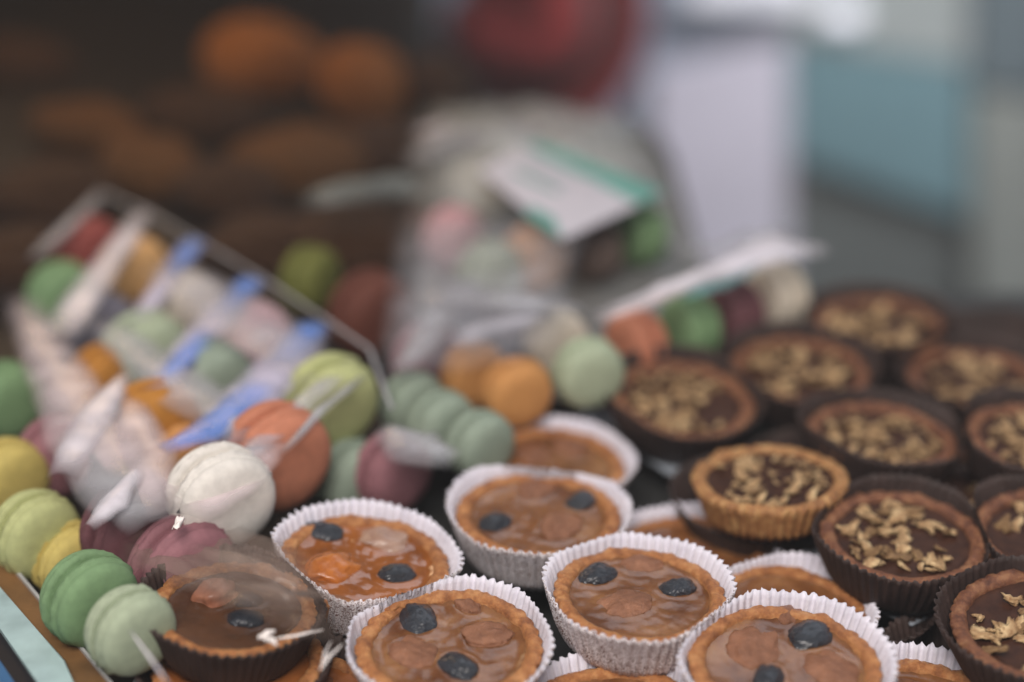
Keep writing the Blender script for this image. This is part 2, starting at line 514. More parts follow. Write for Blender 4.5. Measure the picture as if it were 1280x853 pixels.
WHITE_CUPS = [cup_mesh(s * 3.7 + 1, 0.0300, 0.0392, 0.0235, 62, 0.00105, [PAPER_OUT, PAPER_IN]) for s in range(5)]
BROWN_CUPS = [cup_mesh(s * 2.9 + 20, 0.0300, 0.0400, 0.0245, 60, 0.0009, [BROWN_PAPER, BROWN_PAPER]) for s in range(4)]
CRUSTS = [crust_mesh(s * 1.9 + 2, [CRUST]) for s in range(4)]
NUT_CRUSTS = [crust_mesh(s * 2.3 + 30, [NUT_CRUST], flutes=40) for s in range(4)]
PALE_CRUSTS = [crust_mesh(91.0, [PALE_CRUST], flutes=44, amp=0.0011)]
PRUNES = [lump('prune', s * 5.1, (0.0080, 0.0058, 0.0044), [PRUNE], base=ICO5, wr=0.25, ridge=0.12, fr=2, fr2=3.4) for s in range(4)]
APR = {m.name: [lump('apricot', s * 4.3 + 50, (0.0108, 0.0082, 0.0030), [m], wr=0.35, ridge=0.13, fr2=3.5) for s in range(3)] for m in (APRICOT, APRICOT_BRIGHT, APRICOT_PALE, APRICOT_PINK)}

def walnut_mesh(seed, mat):
    v, f = ICO3
    rnd = random.Random(seed)
    ln, wd, th = rnd.uniform(0.0028, 0.0058), rnd.uniform(0.0015, 0.0028), rnd.uniform(0.0008, 0.0014)
    bend = rnd.uniform(-0.9, 0.9)
    out = []
    for p in v:
        k = 1 + 0.6 * noise.noise(p * 1.7 + Vector((seed * 3.1, 0, 0))) + 0.75 * (abs(noise.noise(p * 2.6 + Vector((0, seed * 2.7, 0)))) - 0.2)
        q = p * k
        x = q.x * ln
        out.append(Vector((x, q.y * wd + bend * (q.x ** 2) * 0.0026, q.z * th * (1 + 0.5 * noise.noise(Vector((q.x * 3, seed, 0)))))))
    return me_from('walnut_piece', out, f, [mat])
WALNUTS = [walnut_mesh(s, WALNUT if s % 5 else WALNUT_DARK) for s in range(14)]

rng = random.Random(7)
def rot_tilt(tx, ty, rz):
    """tilt about world x / y after a spin rz"""
    return (Matrix.Rotation(math.radians(tx), 3, 'X') @ Matrix.Rotation(math.radians(ty), 3, 'Y') @ Matrix.Rotation(math.radians(rz), 3, 'Z')).to_euler()

def tart_base(kind, label, group, px, py, top, tx, ty, scale, cup, crust, name, cat='tart'):
    rz = rng.uniform(0, 360)
    p = at(px, py, top)
    R = (Matrix.Rotation(math.radians(tx), 3, 'X') @ Matrix.Rotation(math.radians(ty), 3, 'Y') @ Matrix.Rotation(math.radians(rz), 3, 'Z'))
    base = p - R @ Vector((0, 0, 0.022 * scale))
    t = thing(name, label, cat, base, R.to_euler(), group)
    t.scale = (scale,) * 3
    if cup is not None:
        link('paper_cup', cup, t)
    link('crust', crust, t, loc=(0, 0, 0.0008), rot=(0, 0, rng.uniform(0, 6.28)))
    return t, R, p

def fruit_tart(label, px, py, top, fruits, tx=0, ty=0, scale=1.0, v=0, glaze=None, cup='white', group='fruit tarts in white paper cups'):
    cups = WHITE_CUPS if cup == 'white' else BROWN_CUPS
    t, R, p = tart_base('fruit', label, group, px, py, top, tx, ty, scale, cups[v % len(cups)], CRUSTS[v % 4], 'fruit_tart')
    loc = []
    zf = 0.0163
    plane_z = p.z - 0.006 * scale
    c = at(px, py, p.z)
    Ri = R.inverted()
    for kind, fx, fy, size, rot in fruits:
        q = at(fx, fy, plane_z) - t.location
        l = (Ri @ q) / scale
        loc.append((kind, l.x, l.y, size, rot))
    dim = [(x, y, (0.0082 if k == 'prune' else 0.0108) * s, math.radians(r), 0.75) for k, x, y, s, r in loc]
    f = fill_mesh('fruit_glaze', px * 0.013, [glaze or CARAMEL], z=zf, dimples=dim)
    link('glaze', f, t)
    for k, x, y, s, r in loc:
        d = math.hypot(x, y)
        if k == 'prune':
            link('prune', rng.choice(PRUNES), t, (x, y, zf - 0.0004), (rng.uniform(-.1, .1), 0, math.radians(r)), (s, s, 1.0))
        else:
            m = {'pinkish': APRICOT_PINK, 'apricot': APRICOT, 'bright': APRICOT_BRIGHT, 'pale': APRICOT_PALE}[k]
            link('apricot', rng.choice(APR[m.name]), t, (x, y, zf - 0.0004), (0, 0, math.radians(r)), (s, s, {'bright': 1.8, 'pinkish': 2.6}.get(k, 1.0)))
    return t

def nut_tart(label, px, py, top, tx=0, ty=0, scale=1.0, v=0, nuts=34, cup='brown', pale=False, hole=None, size=1.0, group='walnut chocolate tarts in dark paper cups'):
    t, R, p = tart_base('nut', label, group, px, py, top, tx, ty, scale, BROWN_CUPS[v % 4] if cup else None,
                        PALE_CRUSTS[0] if pale else NUT_CRUSTS[v % 4], 'walnut_tart')
    zf = 0.0160
    f = fill_mesh('chocolate', px * 0.017, [CHOC], z=zf, wave=0.0007)
    link('chocolate_filling', f, t)
    pts = []
    nuts = int(nuts * 1.75)
    tries = 0
    while len(pts) < nuts and tries < 4000:
        tries += 1
        a, q = rng.uniform(0, 6.283), math.sqrt(rng.random()) * 0.0255
        x, y = q * math.cos(a), q * math.sin(a)
        if noise.noise(Vector((x * 70, y * 70, px * 0.1))) < -0.14:
            continue
        if all(math.hypot(x - u, y - w_) > 0.0021 for u, w_, _ in pts):
            pts.append((x, y, 0))
    for i, (x, y, _) in enumerate(pts):
        s = rng.choice((0.4, 0.5, 0.62, 0.75, 0.95)) * size
        link('walnut_piece', rng.choice(WALNUTS), t, (x, y, zf + 0.0010 + rng.uniform(0, 0.0010)),
             (rng.uniform(-.6, .6), rng.uniform(-.6, .6), rng.uniform(0, 6.28)), (s, s, s))
    return t

# ------------------------------------------------------------------ fruit tarts
TOP, LOW = 0.022, 0.0005
fruit_tart('front fruit tart, its two dark prunes on the left side, nearest of the white cups', 562, 797, 0.022,
           [('prune', 522, 778, 1.25, 165), ('prune', 573, 833, 1.15, 10), ('apricot', 612, 797, 1.0, 70), ('apricot', 517, 818, 1.0, 20), ('apricot', 585, 760, 0.7, 10)], 2, 1, 1.04, 0)
fruit_tart('fruit tart with one bright orange apricot beside a pale one, left of the white cups', 457, 692, 0.026,
           [('prune', 402, 672, 1.2, 150), ('bright', 414, 716, 1.15, 30), ('pale', 482, 672, 1.15, 10), ('prune', 498, 716, 1.05, 5)], 0, 7, 1.0, 1, glaze=AMBER)
fruit_tart('softly blurred fruit tart in white cup, prunes left and right of centre', 673, 634, 0.022,
           [('prune', 620, 657, 1.05, 0), ('prune', 727, 627, 1.1, 5), ('apricot', 668, 612, 1.0, 10), ('apricot', 697, 660, 1.1, 20)], 0, 2, 1.03, 2)
fruit_tart('middle fruit tart whose speckled white cup front shows, round prune on its right', 800, 734, 0.026,
           [('prune', 748, 722, 1.1, 20), ('prune', 846, 735, 1.0, -10), ('apricot', 803, 702, 1.0, -20), ('apricot', 783, 757, 1.1, 10)], -1, 2, 1.0, 3)
fruit_tart('front right fruit tart with one large wrinkled prune near its back edge', 982, 822, 0.024,
           [('prune', 1012, 799, 1.3, -20), ('apricot', 942, 813, 1.2, 10), ('apricot', 1040, 838, 1.1, 60), ('prune', 962, 850, 1.0, 0), ('apricot', 985, 775, .6, 0)], 3, 1, 1.05, 4)
fruit_tart('fruit tart mostly hidden behind the blurred prune tart, back row', 690, 572, 0.012,
           [('apricot', 665, 570, 1.0, 10), ('apricot', 715, 560, 1.0, 30)], 0, 2, 1.0, 3)
fruit_tart('half hidden fruit tart without visible fruit behind the front right one', 990, 752, 0.008,
           [('apricot', 968, 775, 0.8, 10)], 0, 4, 0.90, 1)
fruit_tart('empty looking low tart peeking out behind the middle fruit tart, grey cup', 862, 690, 0.0,
           [('apricot', 870, 690, 0.8, 10)], 0, 0, 1.0, 2)
fruit_tart('fruit tart at the bottom edge showing only the back rim of its cup', 768, 893, 0.008,
           [('apricot', 770, 880, 0.8, 10)], 0, 0, 1.0, 0)
fruit_tart('low fruit tart in the bottom right corner with a thin grey white rim', 1155, 884, 0.004,
           [('apricot', 1130, 868, 1.0, 10)], 0, 2, 1.0, 2)
# under the clear bag at the lower left
fruit_tart('dark cup tart with one pink brown apricot under clear film, lower left', 292, 752, 0.030,
           [('pinkish', 272, 748, 1.0, 70), ('prune', 306, 774, 1.05, 10), ('prune', 312, 752, 0.8, 40)], 0, 6, 0.93, 1, cup='brown', group='tarts under clear film', glaze=DARK_GLAZE)
fruit_tart('glazed tart beneath the dark cup tart, only its lower edge showing', 296, 818, 0.012,
           [('apricot', 270, 830, 1.0, 30)], 0, 0, 0.97, 2, cup='brown', group='tarts under clear film', glaze=AMBER)
fruit_tart('golden tart crust poking up at the bottom under glinting film', 376, 872, 0.005,
           [('apricot', 390, 860, 1.0, 0)], 0, 3, 0.97, 3, cup='brown', group='tarts under clear film', glaze=AMBER)

# ------------------------------------------------------------------ walnut tarts
nut_tart('sharpest walnut tart with curly walnut pieces, right of centre', 1130, 662, 0.025, 3, 1, 1.0, 0, 36, size=1.22)
nut_tart('pale golden walnut tart sunk sideways so its ridged crust wall faces front', 962, 588, 0.030, -5, -2, 0.98, 1, 34, cup=None, pale=True)
nut_tart('walnut tart left of the others with many nuts, next to the green and cream macaron', 855, 492, 0.022, 6, 4, 1.0, 2, 42)
nut_tart('middle walnut tart of the second row from the back', 1000, 455, 0.022, 3, 0, 1.0, 3, 42)
nut_tart('farthest walnut tart, alone before the dark wall', 1100, 398, 0.022, 0, 0, 1.0, 0, 40)
nut_tart('flat seen walnut tart between the sharpest one and the farthest one', 1105, 535, 0.026, -3, 4, 1.0, 1, 42)
nut_tart('dim walnut tart near the right edge in the shade of a raised dark cup', 1222, 467, 0.016, 0, 0, 1.0, 2, 34)
nut_tart('walnut tart cut by the right edge in the middle row', 1305, 545, 0.030, 2, 4, 1.0, 3, 36)
nut_tart('small low walnut tart tucked behind the sharpest one', 1232, 600, 0.004, 0, 0, 0.97, 0, 16)
nut_tart('walnut tart cut by the right edge, beside the sharpest one', 1322, 660, 0.026, 2, 0, 1.0, 1, 34)
nut_tart('golden edged walnut tart with few large nuts in the lower right corner', 1302, 772, 0.026, 4, -4, 1.0, 2, 22, size=1.15)

# neighbouring paper cups press flat against each other
bpy.context.view_layer.update()
TARTS = [o for o in COL.objects if o.type == 'EMPTY' and o.name.split('.')[0] in ('fruit_tart', 'walnut_tart')]
def squash(cup, root, others, gap=0.0005):
    M = root.matrix_world @ Matrix.Translation((0, 0, 0))
    Mi = M.inverted()
    c = M @ Vector((0, 0, 0.018))
    me = None
    for oc in others:
        d = oc - c
        if abs(d.z) > 0.013:
            continue
        d.z = 0
        L = d.length
        if L > 0.086 or L < 0.055:
            continue
        if me is None:
            me = cup.data.copy()
            cup.data = me
        nrm, mid = d / L, c + d / 2
        for v in me.vertices:
            p = M @ v.co
            s_ = (p - mid).dot(nrm)
            if s_ > -0.004:
                ns = min(-0.0001, -0.004 + 0.42 * (s_ + 0.004))
                p += nrm * (ns - s_)
                v.co = Mi @ p
CENT = {t.name: t.matrix_world @ Vector((0, 0, 0.018)) for t in TARTS}
for t in TARTS:
    cups = [c for c in t.children if c.name.startswith('paper_cup')]
    if cups:
        squash(cups[0], t, [c for k, c in CENT.items() if k != t.name])

# dark empty paper cups of the lower layer
k = 0
for px, py, z, lab in [(948, 622, 0.004, 'empty dark paper cup beneath the pale golden walnut tart'),
                       (1055, 742, -0.001, 'flattened dark paper cup lying left of the lower right tart'),
                       (838, 512, -0.004, 'dark paper cup sticking out left of the leftmost walnut tart'),
                       (1195, 545, 0.000, 'dark paper cup filling the gap at the right centre'),
                       (1060, 480, -0.001, 'dark paper cup in the gap behind the flat seen walnut tart'),
                       (1160, 450, -0.001, 'dark paper cup behind the dim walnut tart'),
                       (1030, 590, 0.000, 'dark paper cup wedged between pale and sharpest walnut tarts'),
                       (1225, 830, -0.002, 'dark paper cup shadowed under the lower right corner tart'),
                       (1255, 428, -0.001, 'dark paper cup at the far right end of the back row')]:
    p = at(px, py, z)
    o = link('paper_cup', BROWN_CUPS[k % 4], None, p - Vector((0, 0, 0.0205)), (0, 0, k * 1.1), (1, 1, 0.92))
    tag(o, lab, 'paper cup', 'dark paper cups of the lower layer')
    k += 1

# liner paper seen in the gaps
def sheet(name, label, cat, pix, z, mat, group=None, t=0.0004):
    a = [at(x, y, z) for x, y in pix]
    n = len(a)
    v = a + [p - Vector((0, 0, t)) for p in a]
    f = [tuple(range(n))] + [tuple(range(2 * n - 1, n - 1, -1))] + [(i, (i + 1) % n, (i + 1) % n + n, i + n) for i in range(n)]
    o = mesh_obj(name, v, f, mat, None, smooth=False)
    if label:
        tag(o, label, cat, group)
    return o
sheet('liner_paper', 'pale blue grey liner paper strip left of the pale golden walnut tart', 'liner paper', [(722, 518), (745, 510), (870, 584), (838, 594)], -0.004, LINER)
sheet('liner_paper', 'pale liner paper showing between the two nearest walnut tarts', 'liner paper', [(985, 678), (1020, 672), (1050, 712), (1030, 716)], -0.004, LINER)
sheet('liner_paper', 'liner paper sliver below the sharpest walnut tart', 'liner paper', [(1078, 756), (1160, 744), (1185, 758), (1140, 782)], -0.004, LINER)
sheet('liner_paper', 'liner paper showing between the back row walnut tarts', 'liner paper', [(1040, 430), (1130, 440), (1140, 500), (1090, 480)], -0.020, LINER)

sheet('liner_paper', 'added grey sheet lightening the ground under the middle and labelled macaron bags', 'liner paper', [(500, 560), (525, 400), (520, 185), (812, 180), (835, 210), (880, 335), (985, 378), (760, 440), (700, 495), (640, 525)], 0.0006, plain('lightening_grey', (0.20, 0.20, 0.195), 0.7, 0.2, 30), t=0.0004)  # grey sheet added to lighten the dark ground under the bags
# ------------------------------------------------------------------ macarons
def macaron_meshes(seed, mat, fmat):
    n = 56
    R = 0.0225
    def shell(sgn):
        rows = []
        for i, (r, z) in enumerate([(0.93, 0.0022), (1.0, 0.0028), (1.045, 0.0042), (1.02, 0.0058), (0.955, 0.0068), (0.985, 0.0076)]):
            row = []
            for k in range(n):
                a = k / n * math.tau
                j = 0.06 * noise.noise(Vector((math.cos(a) * 9, math.sin(a) * 9, i * 0.9 + seed))) + 0.035 * noise.noise(Vector((math.cos(a) * 22, math.sin(a) * 22, i * 1.7 + seed))) if i < 5 else 0
                row.append(Vector(((r + j) * R * math.cos(a), (r + j) * R * math.sin(a), z * sgn)))
            rows.append(row)
        for i in range(1, 9):
            t = i / 9 * math.pi / 2
            r, z = R * 0.985 * math.cos(t) ** 0.62, 0.0076 + 0.0074 * math.sin(t)
            rows.append([Vector((r * math.cos(k / n * math.tau), r * math.sin(k / n * math.tau), sgn * (z + 0.0004 * noise.noise(Vector((r * 90 * math.cos(k / n * math.tau), r * 90 * math.sin(k / n * math.tau), seed)))))) for k in range(n)])
        v, f = lathe(rows, n, close_bottom=True, close_top=True)
        if sgn < 0:
            f = [tuple(reversed(q)) for q in f]
        return me_from('shell', v, f, [mat])
    rows = [[Vector((r * R * math.cos(k / n * math.tau), r * R * math.sin(k / n * math.tau), z)) for k in range(n)] for r, z in [(0.85, -0.0026), (0.89, -0.0015), (0.90, 0), (0.89, 0.0015), (0.85, 0.0026)]]
    v, f = lathe(rows, n, close_bottom=True, close_top=True)
    return shell(1), shell(-1), me_from('filling', v, f, [fmat])
MC = {}
COLORS = dict(coral=(0.56, 0.21, 0.12), cream=(0.74, 0.66, 0.54), white=(0.80, 0.76, 0.70), green=(0.20, 0.33, 0.16), palegreen=(0.42, 0.49, 0.34),
              sage=(0.30, 0.37, 0.29), lime=(0.50, 0.53, 0.24), orange=(0.62, 0.29, 0.09), ochre=(0.50, 0.21, 0.03), plum=(0.15, 0.055, 0.065), mauve=(0.30, 0.13, 0.15),
              red=(0.28, 0.06, 0.05), pink=(0.62, 0.34, 0.36), peach=(0.70, 0.40, 0.16), slate=(0.20, 0.19, 0.24), cocoa=(0.17, 0.12, 0.10), brick=(0.13, 0.035, 0.02), olive=(0.15, 0.16, 0.03), lemon=(0.60, 0.48, 0.14))
def macaron(color, px, py, zc, d, label, tilt=0.0, s=1.0, group='loose macarons'):
    """axis runs along the pixel direction d on the table"""
    if color not in MC:
        c = COLORS[color]
        MC[color] = macaron_meshes(len(MC) * 3.3, plain('macaron_' + color, c, 0.7, 0.10, 220, 0.0004, sss=0.0), plain('filling_' + color, tuple(x * 0.8 for x in c), 0.5, 0.1, 90, 0.0003))
    p = at(px, py, zc)
    q = at(px + d[0] * 20, py + d[1] * 20, zc)
    axis = (q - p).normalized()
    axis.z += tilt
    axis.normalize()
    s *= 0.82
    zc = 0.0225 * s - 0.0012 + max(0.0, zc - 0.033) * 0.6
    t = thing('macaron', label, 'macaron', p, axis.to_track_quat('Z', 'Y').to_euler(), group)
    t.scale = (s,) * 3
    a, b, c = MC[color]
    link('shell', a, t); link('shell', b, t); link('filling', c, t)
    return t
G1, G2, G3, G4, G5 = 'macarons in the left clear package', 'macarons in the bag at the left edge', 'macarons in the middle bag', 'macarons under the labelled bag', 'macarons in the bag behind the walnut tarts'
D1 = (0.82, 0.57)
# left package, back row
macaron('red', 112, 312, 0.030, D1, 'dim red macaron at the upper left end of the package', group=G1)
macaron('peach', 168, 337, 0.030, D1, 'peach cream macaron just right of the dim red one', group=G1)
macaron('cream', 234, 386, 0.032, D1, 'cream macaron between the first two blue sheen stripes', group=G1)
macaron('pink', 318, 424, 0.032, D1, 'lilac pink macaron under the film folds in the back row', group=G1)
macaron('lime', 412, 502, 0.036, D1, 'yellow green macaron at the lower right end of the package', s=1.2, group=G1, tilt=-.15)
# middle row
macaron('green', 78, 370, 0.028, D1, 'dark green macaron at the left end of the package', group=G1)
macaron('palegreen', 182, 446, 0.030, D1, 'pale green macaron below the cream one', group=G1, s=1.22)
macaron('sage', 262, 484, 0.030, D1, 'sage green macaron crossed by the broad blue sheen stripe', group=G1, s=1.2)
macaron('coral', 345, 570, 0.036, D1, 'large coral macaron in front of the yellow green one', group=G1, s=1.28)
# front row
macaron('ochre', 135, 480, 0.022, D1, 'brown ochre macaron behind the deep orange one', group=G1, s=1.1)
macaron('ochre', 192, 536, 0.032, (0.5, 0.75), 'deep orange macaron left of the white one', group=G1, s=1.2)
macaron('slate', 128, 410, 0.022, D1, 'dull slate macaron between dark green and pale green ones', group=G1, s=1.0)
macaron('orange', 232, 575, 0.020, (0.5, 0.75), 'orange macaron squeezed between the deep orange and white ones', group=G1, s=1.1)
macaron('white', 275, 622, 0.040, (0.6, 0.62), 'big white macaron beside coral and orange ones', group=G1, s=1.2)
macaron('plum', 172, 664, 0.026, D1, 'plum macaron under film, left of the small white glint', group=G1, s=1.25)
macaron('mauve', 228, 712, 0.020, D1, 'mauve macaron touching the dark cup tart', group=G1, s=1.2)
# bag at the left edge
macaron('mauve', 72, 570, 0.022, D1, 'mauve macaron behind the pink film fold', group=G2)
macaron('green', 8, 500, 0.022, D1, 'dark green macaron cut by the left edge', group=G2)
macaron('lemon', 8, 600, 0.022, D1, 'lemon macaron cut by the left edge', group=G2)
macaron('lime', 44, 668, 0.022, D1, 'yellow green macaron beside the wooden ledge', group=G2)
macaron('lemon', 88, 700, 0.012, D1, 'lemon macaron deep between yellow green and bright green ones', group=G2, s=.9)
macaron('green', 112, 748, 0.028, (0.75, 0.6), 'bright green macaron nearest the wooden ledge', group=G2, s=1.0)
macaron('palegreen', 163, 788, 0.030, (0.75, 0.6), 'pale green macaron nearest the bottom left corner', group=G2, s=.9)
# middle bag
macaron('orange', 593, 468, 0.026, (0.62, 0.75), 'left one of the two bright orange macarons touching each other', group=G3, s=.88)
macaron('orange', 646, 490, 0.028, (0.62, 0.75), 'right one of the two bright orange macarons touching each other', group=G3, s=.9)
macaron('cream', 695, 428, 0.028, (0.62, 0.75), 'cream macaron right behind the cream green one', group=G3, s=.88)
macaron('palegreen', 735, 466, 0.032, (0.62, 0.75), 'cream green macaron left of the leftmost walnut tart', group=G3, s=.92)
macaron('sage', 515, 505, 0.022, (0.8, 0.5), 'grey green macaron at the left of the middle bag', group=G3, s=.86)
macaron('sage', 600, 556, 0.020, (0.8, 0.5), 'grey green macaron touching the rim of the blurred fruit tart', group=G3, s=.86)
macaron('sage', 552, 530, 0.022, (0.8, 0.5), 'grey green macaron in the middle of the three behind the blurred fruit tart', group=G3, s=.86)
macaron('slate', 578, 398, 0.026, (0.8, 0.45), 'slate purple macaron at the back of the middle bag', group=G3)
macaron('slate', 648, 420, 0.018, (0.8, 0.45), 'slate purple macaron between orange and cream green ones', group=G3)
macaron('mauve', 535, 448, 0.020, (0.8, 0.45), 'dusty mauve macaron left of the bright orange one', group=G3)
macaron('mauve', 490, 590, 0.010, (0.8, 0.45), 'dusty mauve macaron behind the bright apricot tart', group=G3)
macaron('sage', 440, 600, 0.004, (0.8, 0.45), 'grey green macaron low behind the bright apricot tart', group=G3)
# under the labelled bag
macaron('pink', 566, 298, 0.022, (0.9, 0.3), 'dusty pink macaron at the left in the labelled bag', group=G4)
macaron('palegreen', 612, 345, 0.026, (0.9, 0.4), 'pale green macaron at the front of the labelled bag', group=G4, s=1.05)
macaron('orange', 668, 322, 0.026, (0.8, 0.55), 'orange macaron under the white label', group=G4)
macaron('cocoa', 742, 312, 0.022, (0.9, -0.2), 'cocoa brown macaron under the white label', group=G4)
macaron('green', 800, 292, 0.022, (0.9, -0.2), 'green macaron at the right end of the labelled bag', group=G4)
macaron('cream', 596, 232, 0.016, (0.9, -0.2), 'cream macaron at the back of the labelled bag', group=G4)
# bag behind the walnut tarts
macaron('coral', 795, 430, 0.024, (0.9, -0.3), 'coral red macaron left under the white film ridge', group=G5, s=.95)
macaron('green', 862, 410, 0.024, (0.9, -0.3), 'fresh green macaron beside the coral red one', group=G5, s=.95)
macaron('plum', 915, 392, 0.024, (0.9, -0.3), 'dark plum macaron under the white film ridge', group=G5)
macaron('cream', 970, 370, 0.024, (0.9, -0.3), 'cream macaron at the right end of the film ridge', group=G5)
# loose ones in the dark
macaron('olive', 388, 350, 0.026, (0.9, 0.2), 'olive green macaron standing in the dark back area')
macaron('brick', 465, 392, 0.020, (0.8, 0.5), 'brick red macaron in the dark beside the middle bag', s=1.25)
macaron('brick', 520, 300, 0.010, (0.8, 0.5), 'brown red macaron deep in the dark behind the brick one')

# ------------------------------------------------------------------ films
def set_fade(o, vals):
    at_ = o.data.attributes.new('fade', 'FLOAT', 'POINT')
    at_.data.foreach_set('value', vals)

def ribbon(name, pts, widths, mat, parent, seed=0.0, arch=0.004, wrinkle=0.0015, thick=0.0002, crisp=False):
    """a strip of film through (px,py,z) points, widths in metres, arched across"""
    P = [at(x, y, z) for x, y, z in pts]
    dense, dw = [], []
    S = 14
    for i in range(len(P) - 1):
        for j in range(S):
            t = j / S
            dense.append(P[i].lerp(P[i + 1], t)); dw.append(widths[i] * (1 - t) + widths[i + 1] * t)
    dense.append(P[-1]); dw.append(widths[-1])
    K = 9
    top, fade = [], []
    for i, p in enumerate(dense):
        a, b = dense[max(0, i - 1)], dense[min(len(dense) - 1, i + 1)]
        tg = (b - a).normalized()
        side = tg.cross(Vector((0, 0, 1))).normalized()
        for k in range(K):
            u = k / (K - 1) * 2 - 1
            wr = wrinkle * noise.noise(Vector((i * 0.18, u * 2.2, seed)))
            e_ = min(i, len(dense) - 1 - i) / (len(dense) - 1)
            fade.append(1.0 if crisp else (1 - u * u) ** 1.2 * min(1.0, 0.05 + 4.0 * e_))
            wob = 1 + 0.12 * noise.noise(Vector((i * 0.2, seed, u)))
            top.append(p + side * (u * dw[i] * 0.5 * wob) + Vector((0, 0, arch * (1 - u * u) + wr)))
    n = len(top)
    faces = []
    for i in range(len(dense) - 1):
        for k in range(K - 1):
            a = i * K + k
            faces.append((a, a + 1, a + K + 1, a + K))
    o = mesh_obj(name, top, faces, mat, parent)
    set_fade(o, fade)
    md = o.modifiers.new('thickness', 'SOLIDIFY'); md.thickness = thick
    return o

def drape(name, pix, z_fn, mat, parent, seed=0.0, nu=28, nv=20, wrinkle=0.003, thick=0.0002):
    """film over the quad pix (4 pixel corners on the shelf), height from z_fn(u,v)"""
    C = [at(x, y, 0.0) for x, y in pix]
    v, f, fade = [], [], []
    for j in range(nv + 1):
        for i in range(nu + 1):
            u, w_ = i / nu, j / nv
            p = C[0].lerp(C[1], u).lerp(C[3].lerp(C[2], u), w_)
            fade.append(min(1.0, 5 * min(u, 1 - u)) * min(1.0, 5 * min(w_, 1 - w_)))
            ridge = abs(noise.noise(Vector((u * 5 + seed, w_ * 4, seed)))) * wrinkle * 2
            v.append(Vector((p.x, p.y, z_fn(u, w_) + ridge + wrinkle * 0.4 * noise.noise(Vector((u * 14, w_ * 12, seed))))))
    for j in range(nv):
        for i in range(nu):
            a = j * (nu + 1) + i
            f.append((a, a + 1, a + nu + 2, a + nu + 1))
    o = mesh_obj(name, v, f, mat, parent)
    set_fade(o, fade)
    md = o.modifiers.new('thickness', 'SOLIDIFY'); md.thickness = thick
    return o

pk = thing('clear_package', 'clear film package of macaron rows with painted blue sky sheen', 'package', at(250, 480, 0))
def kid(o, par):
    o.parent = par
    o.matrix_parent_inverse = Matrix.Translation(-par.location)
    return o
def fold(par, pts, widths, mat, seed, **kw):
    return kid(ribbon('film_fold', pts, widths, mat, None, seed, **kw), par)
ZT = 0.050
K_ = dict(wrinkle=0.0006, arch=0.002)
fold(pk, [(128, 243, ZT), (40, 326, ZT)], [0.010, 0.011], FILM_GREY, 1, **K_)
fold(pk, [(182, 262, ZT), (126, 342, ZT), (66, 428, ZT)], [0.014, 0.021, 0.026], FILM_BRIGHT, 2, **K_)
fold(pk, [(244, 300, ZT), (168, 408, ZT)], [0.017, 0.014], SHEEN_LILAC, 3, **K_)
fold(pk, [(246, 300, ZT + .001), (212, 346, ZT + .001)], [0.015, 0.012], SHEEN_BLUE, 3, **K_)
fold(pk, [(314, 348, ZT + .001), (276, 398, ZT + .001)], [0.019, 0.014], SHEEN_BLUE, 4, **K_)
fold(pk, [(314, 350, ZT), (256, 416, ZT), (190, 486, ZT)], [0.021, 0.022, 0.018], SHEEN_LILAC, 4, **K_)
fold(pk, [(260, 416, ZT + .001), (190, 492, ZT + .001)], [0.014, 0.018], SHEEN_BLUE, 5, **K_)
fold(pk, [(392, 404, ZT + .001), (348, 460, ZT + .001)], [0.022, 0.018], SHEEN_BLUE, 6, **K_)
fold(pk, [(392, 408, ZT), (330, 482, ZT), (250, 560, ZT)], [0.024, 0.032, 0.030], SHEEN_LILAC, 7, **K_)
fold(pk, [(330, 478, ZT + .002), (262, 538, ZT + .002), (200, 566, ZT + .002)], [0.020, 0.022, 0.010], SHEEN_BLUE, 8, **K_)
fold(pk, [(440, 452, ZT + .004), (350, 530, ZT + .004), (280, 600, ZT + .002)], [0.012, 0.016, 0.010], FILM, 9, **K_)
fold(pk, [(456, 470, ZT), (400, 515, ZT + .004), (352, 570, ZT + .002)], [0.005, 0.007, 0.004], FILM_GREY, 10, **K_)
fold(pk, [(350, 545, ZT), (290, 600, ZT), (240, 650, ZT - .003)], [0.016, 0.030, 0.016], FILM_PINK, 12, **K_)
def edge(pts, wd, seed):
    kid(ribbon('rim', pts, [wd] * len(pts), FILM_GREY, None, seed, arch=0.0006, wrinkle=0.0002, crisp=True), pk)
edge([(128, 240, 0.046), (190, 268, 0.046), (330, 348, 0.046), (462, 436, 0.046), (490, 512, 0.040)], 0.0022, 1)
edge([(126, 238, 0.046), (38, 324, 0.046)], 0.0020, 2)
fold(pk, [(200, 330, 0.052), (300, 400, 0.052), (420, 480, 0.052)], [0.03, 0.05, 0.03], FILM, 31, **K_)
fold(pk, [(120, 400, 0.051), (220, 480, 0.051), (330, 560, 0.052)], [0.02, 0.035, 0.02], FILM, 32, **K_)
# small tray under the macarons
tr = [(92, 250), (190, 262), (500, 470), (470, 640), (330, 700), (60, 420)]
a = [at(x, y, 0.0) for x, y in tr]
v = a + [p - Vector((0, 0, 0.004)) for p in a]
n = len(a)
o = mesh_obj('tray', v, [tuple(range(n)), tuple(range(2 * n - 1, n - 1, -1))] + [(i, (i + 1) % n, (i + 1) % n + n, i + n) for i in range(n)], TRAY_BROWN, None, smooth=False)
kid(o, pk)

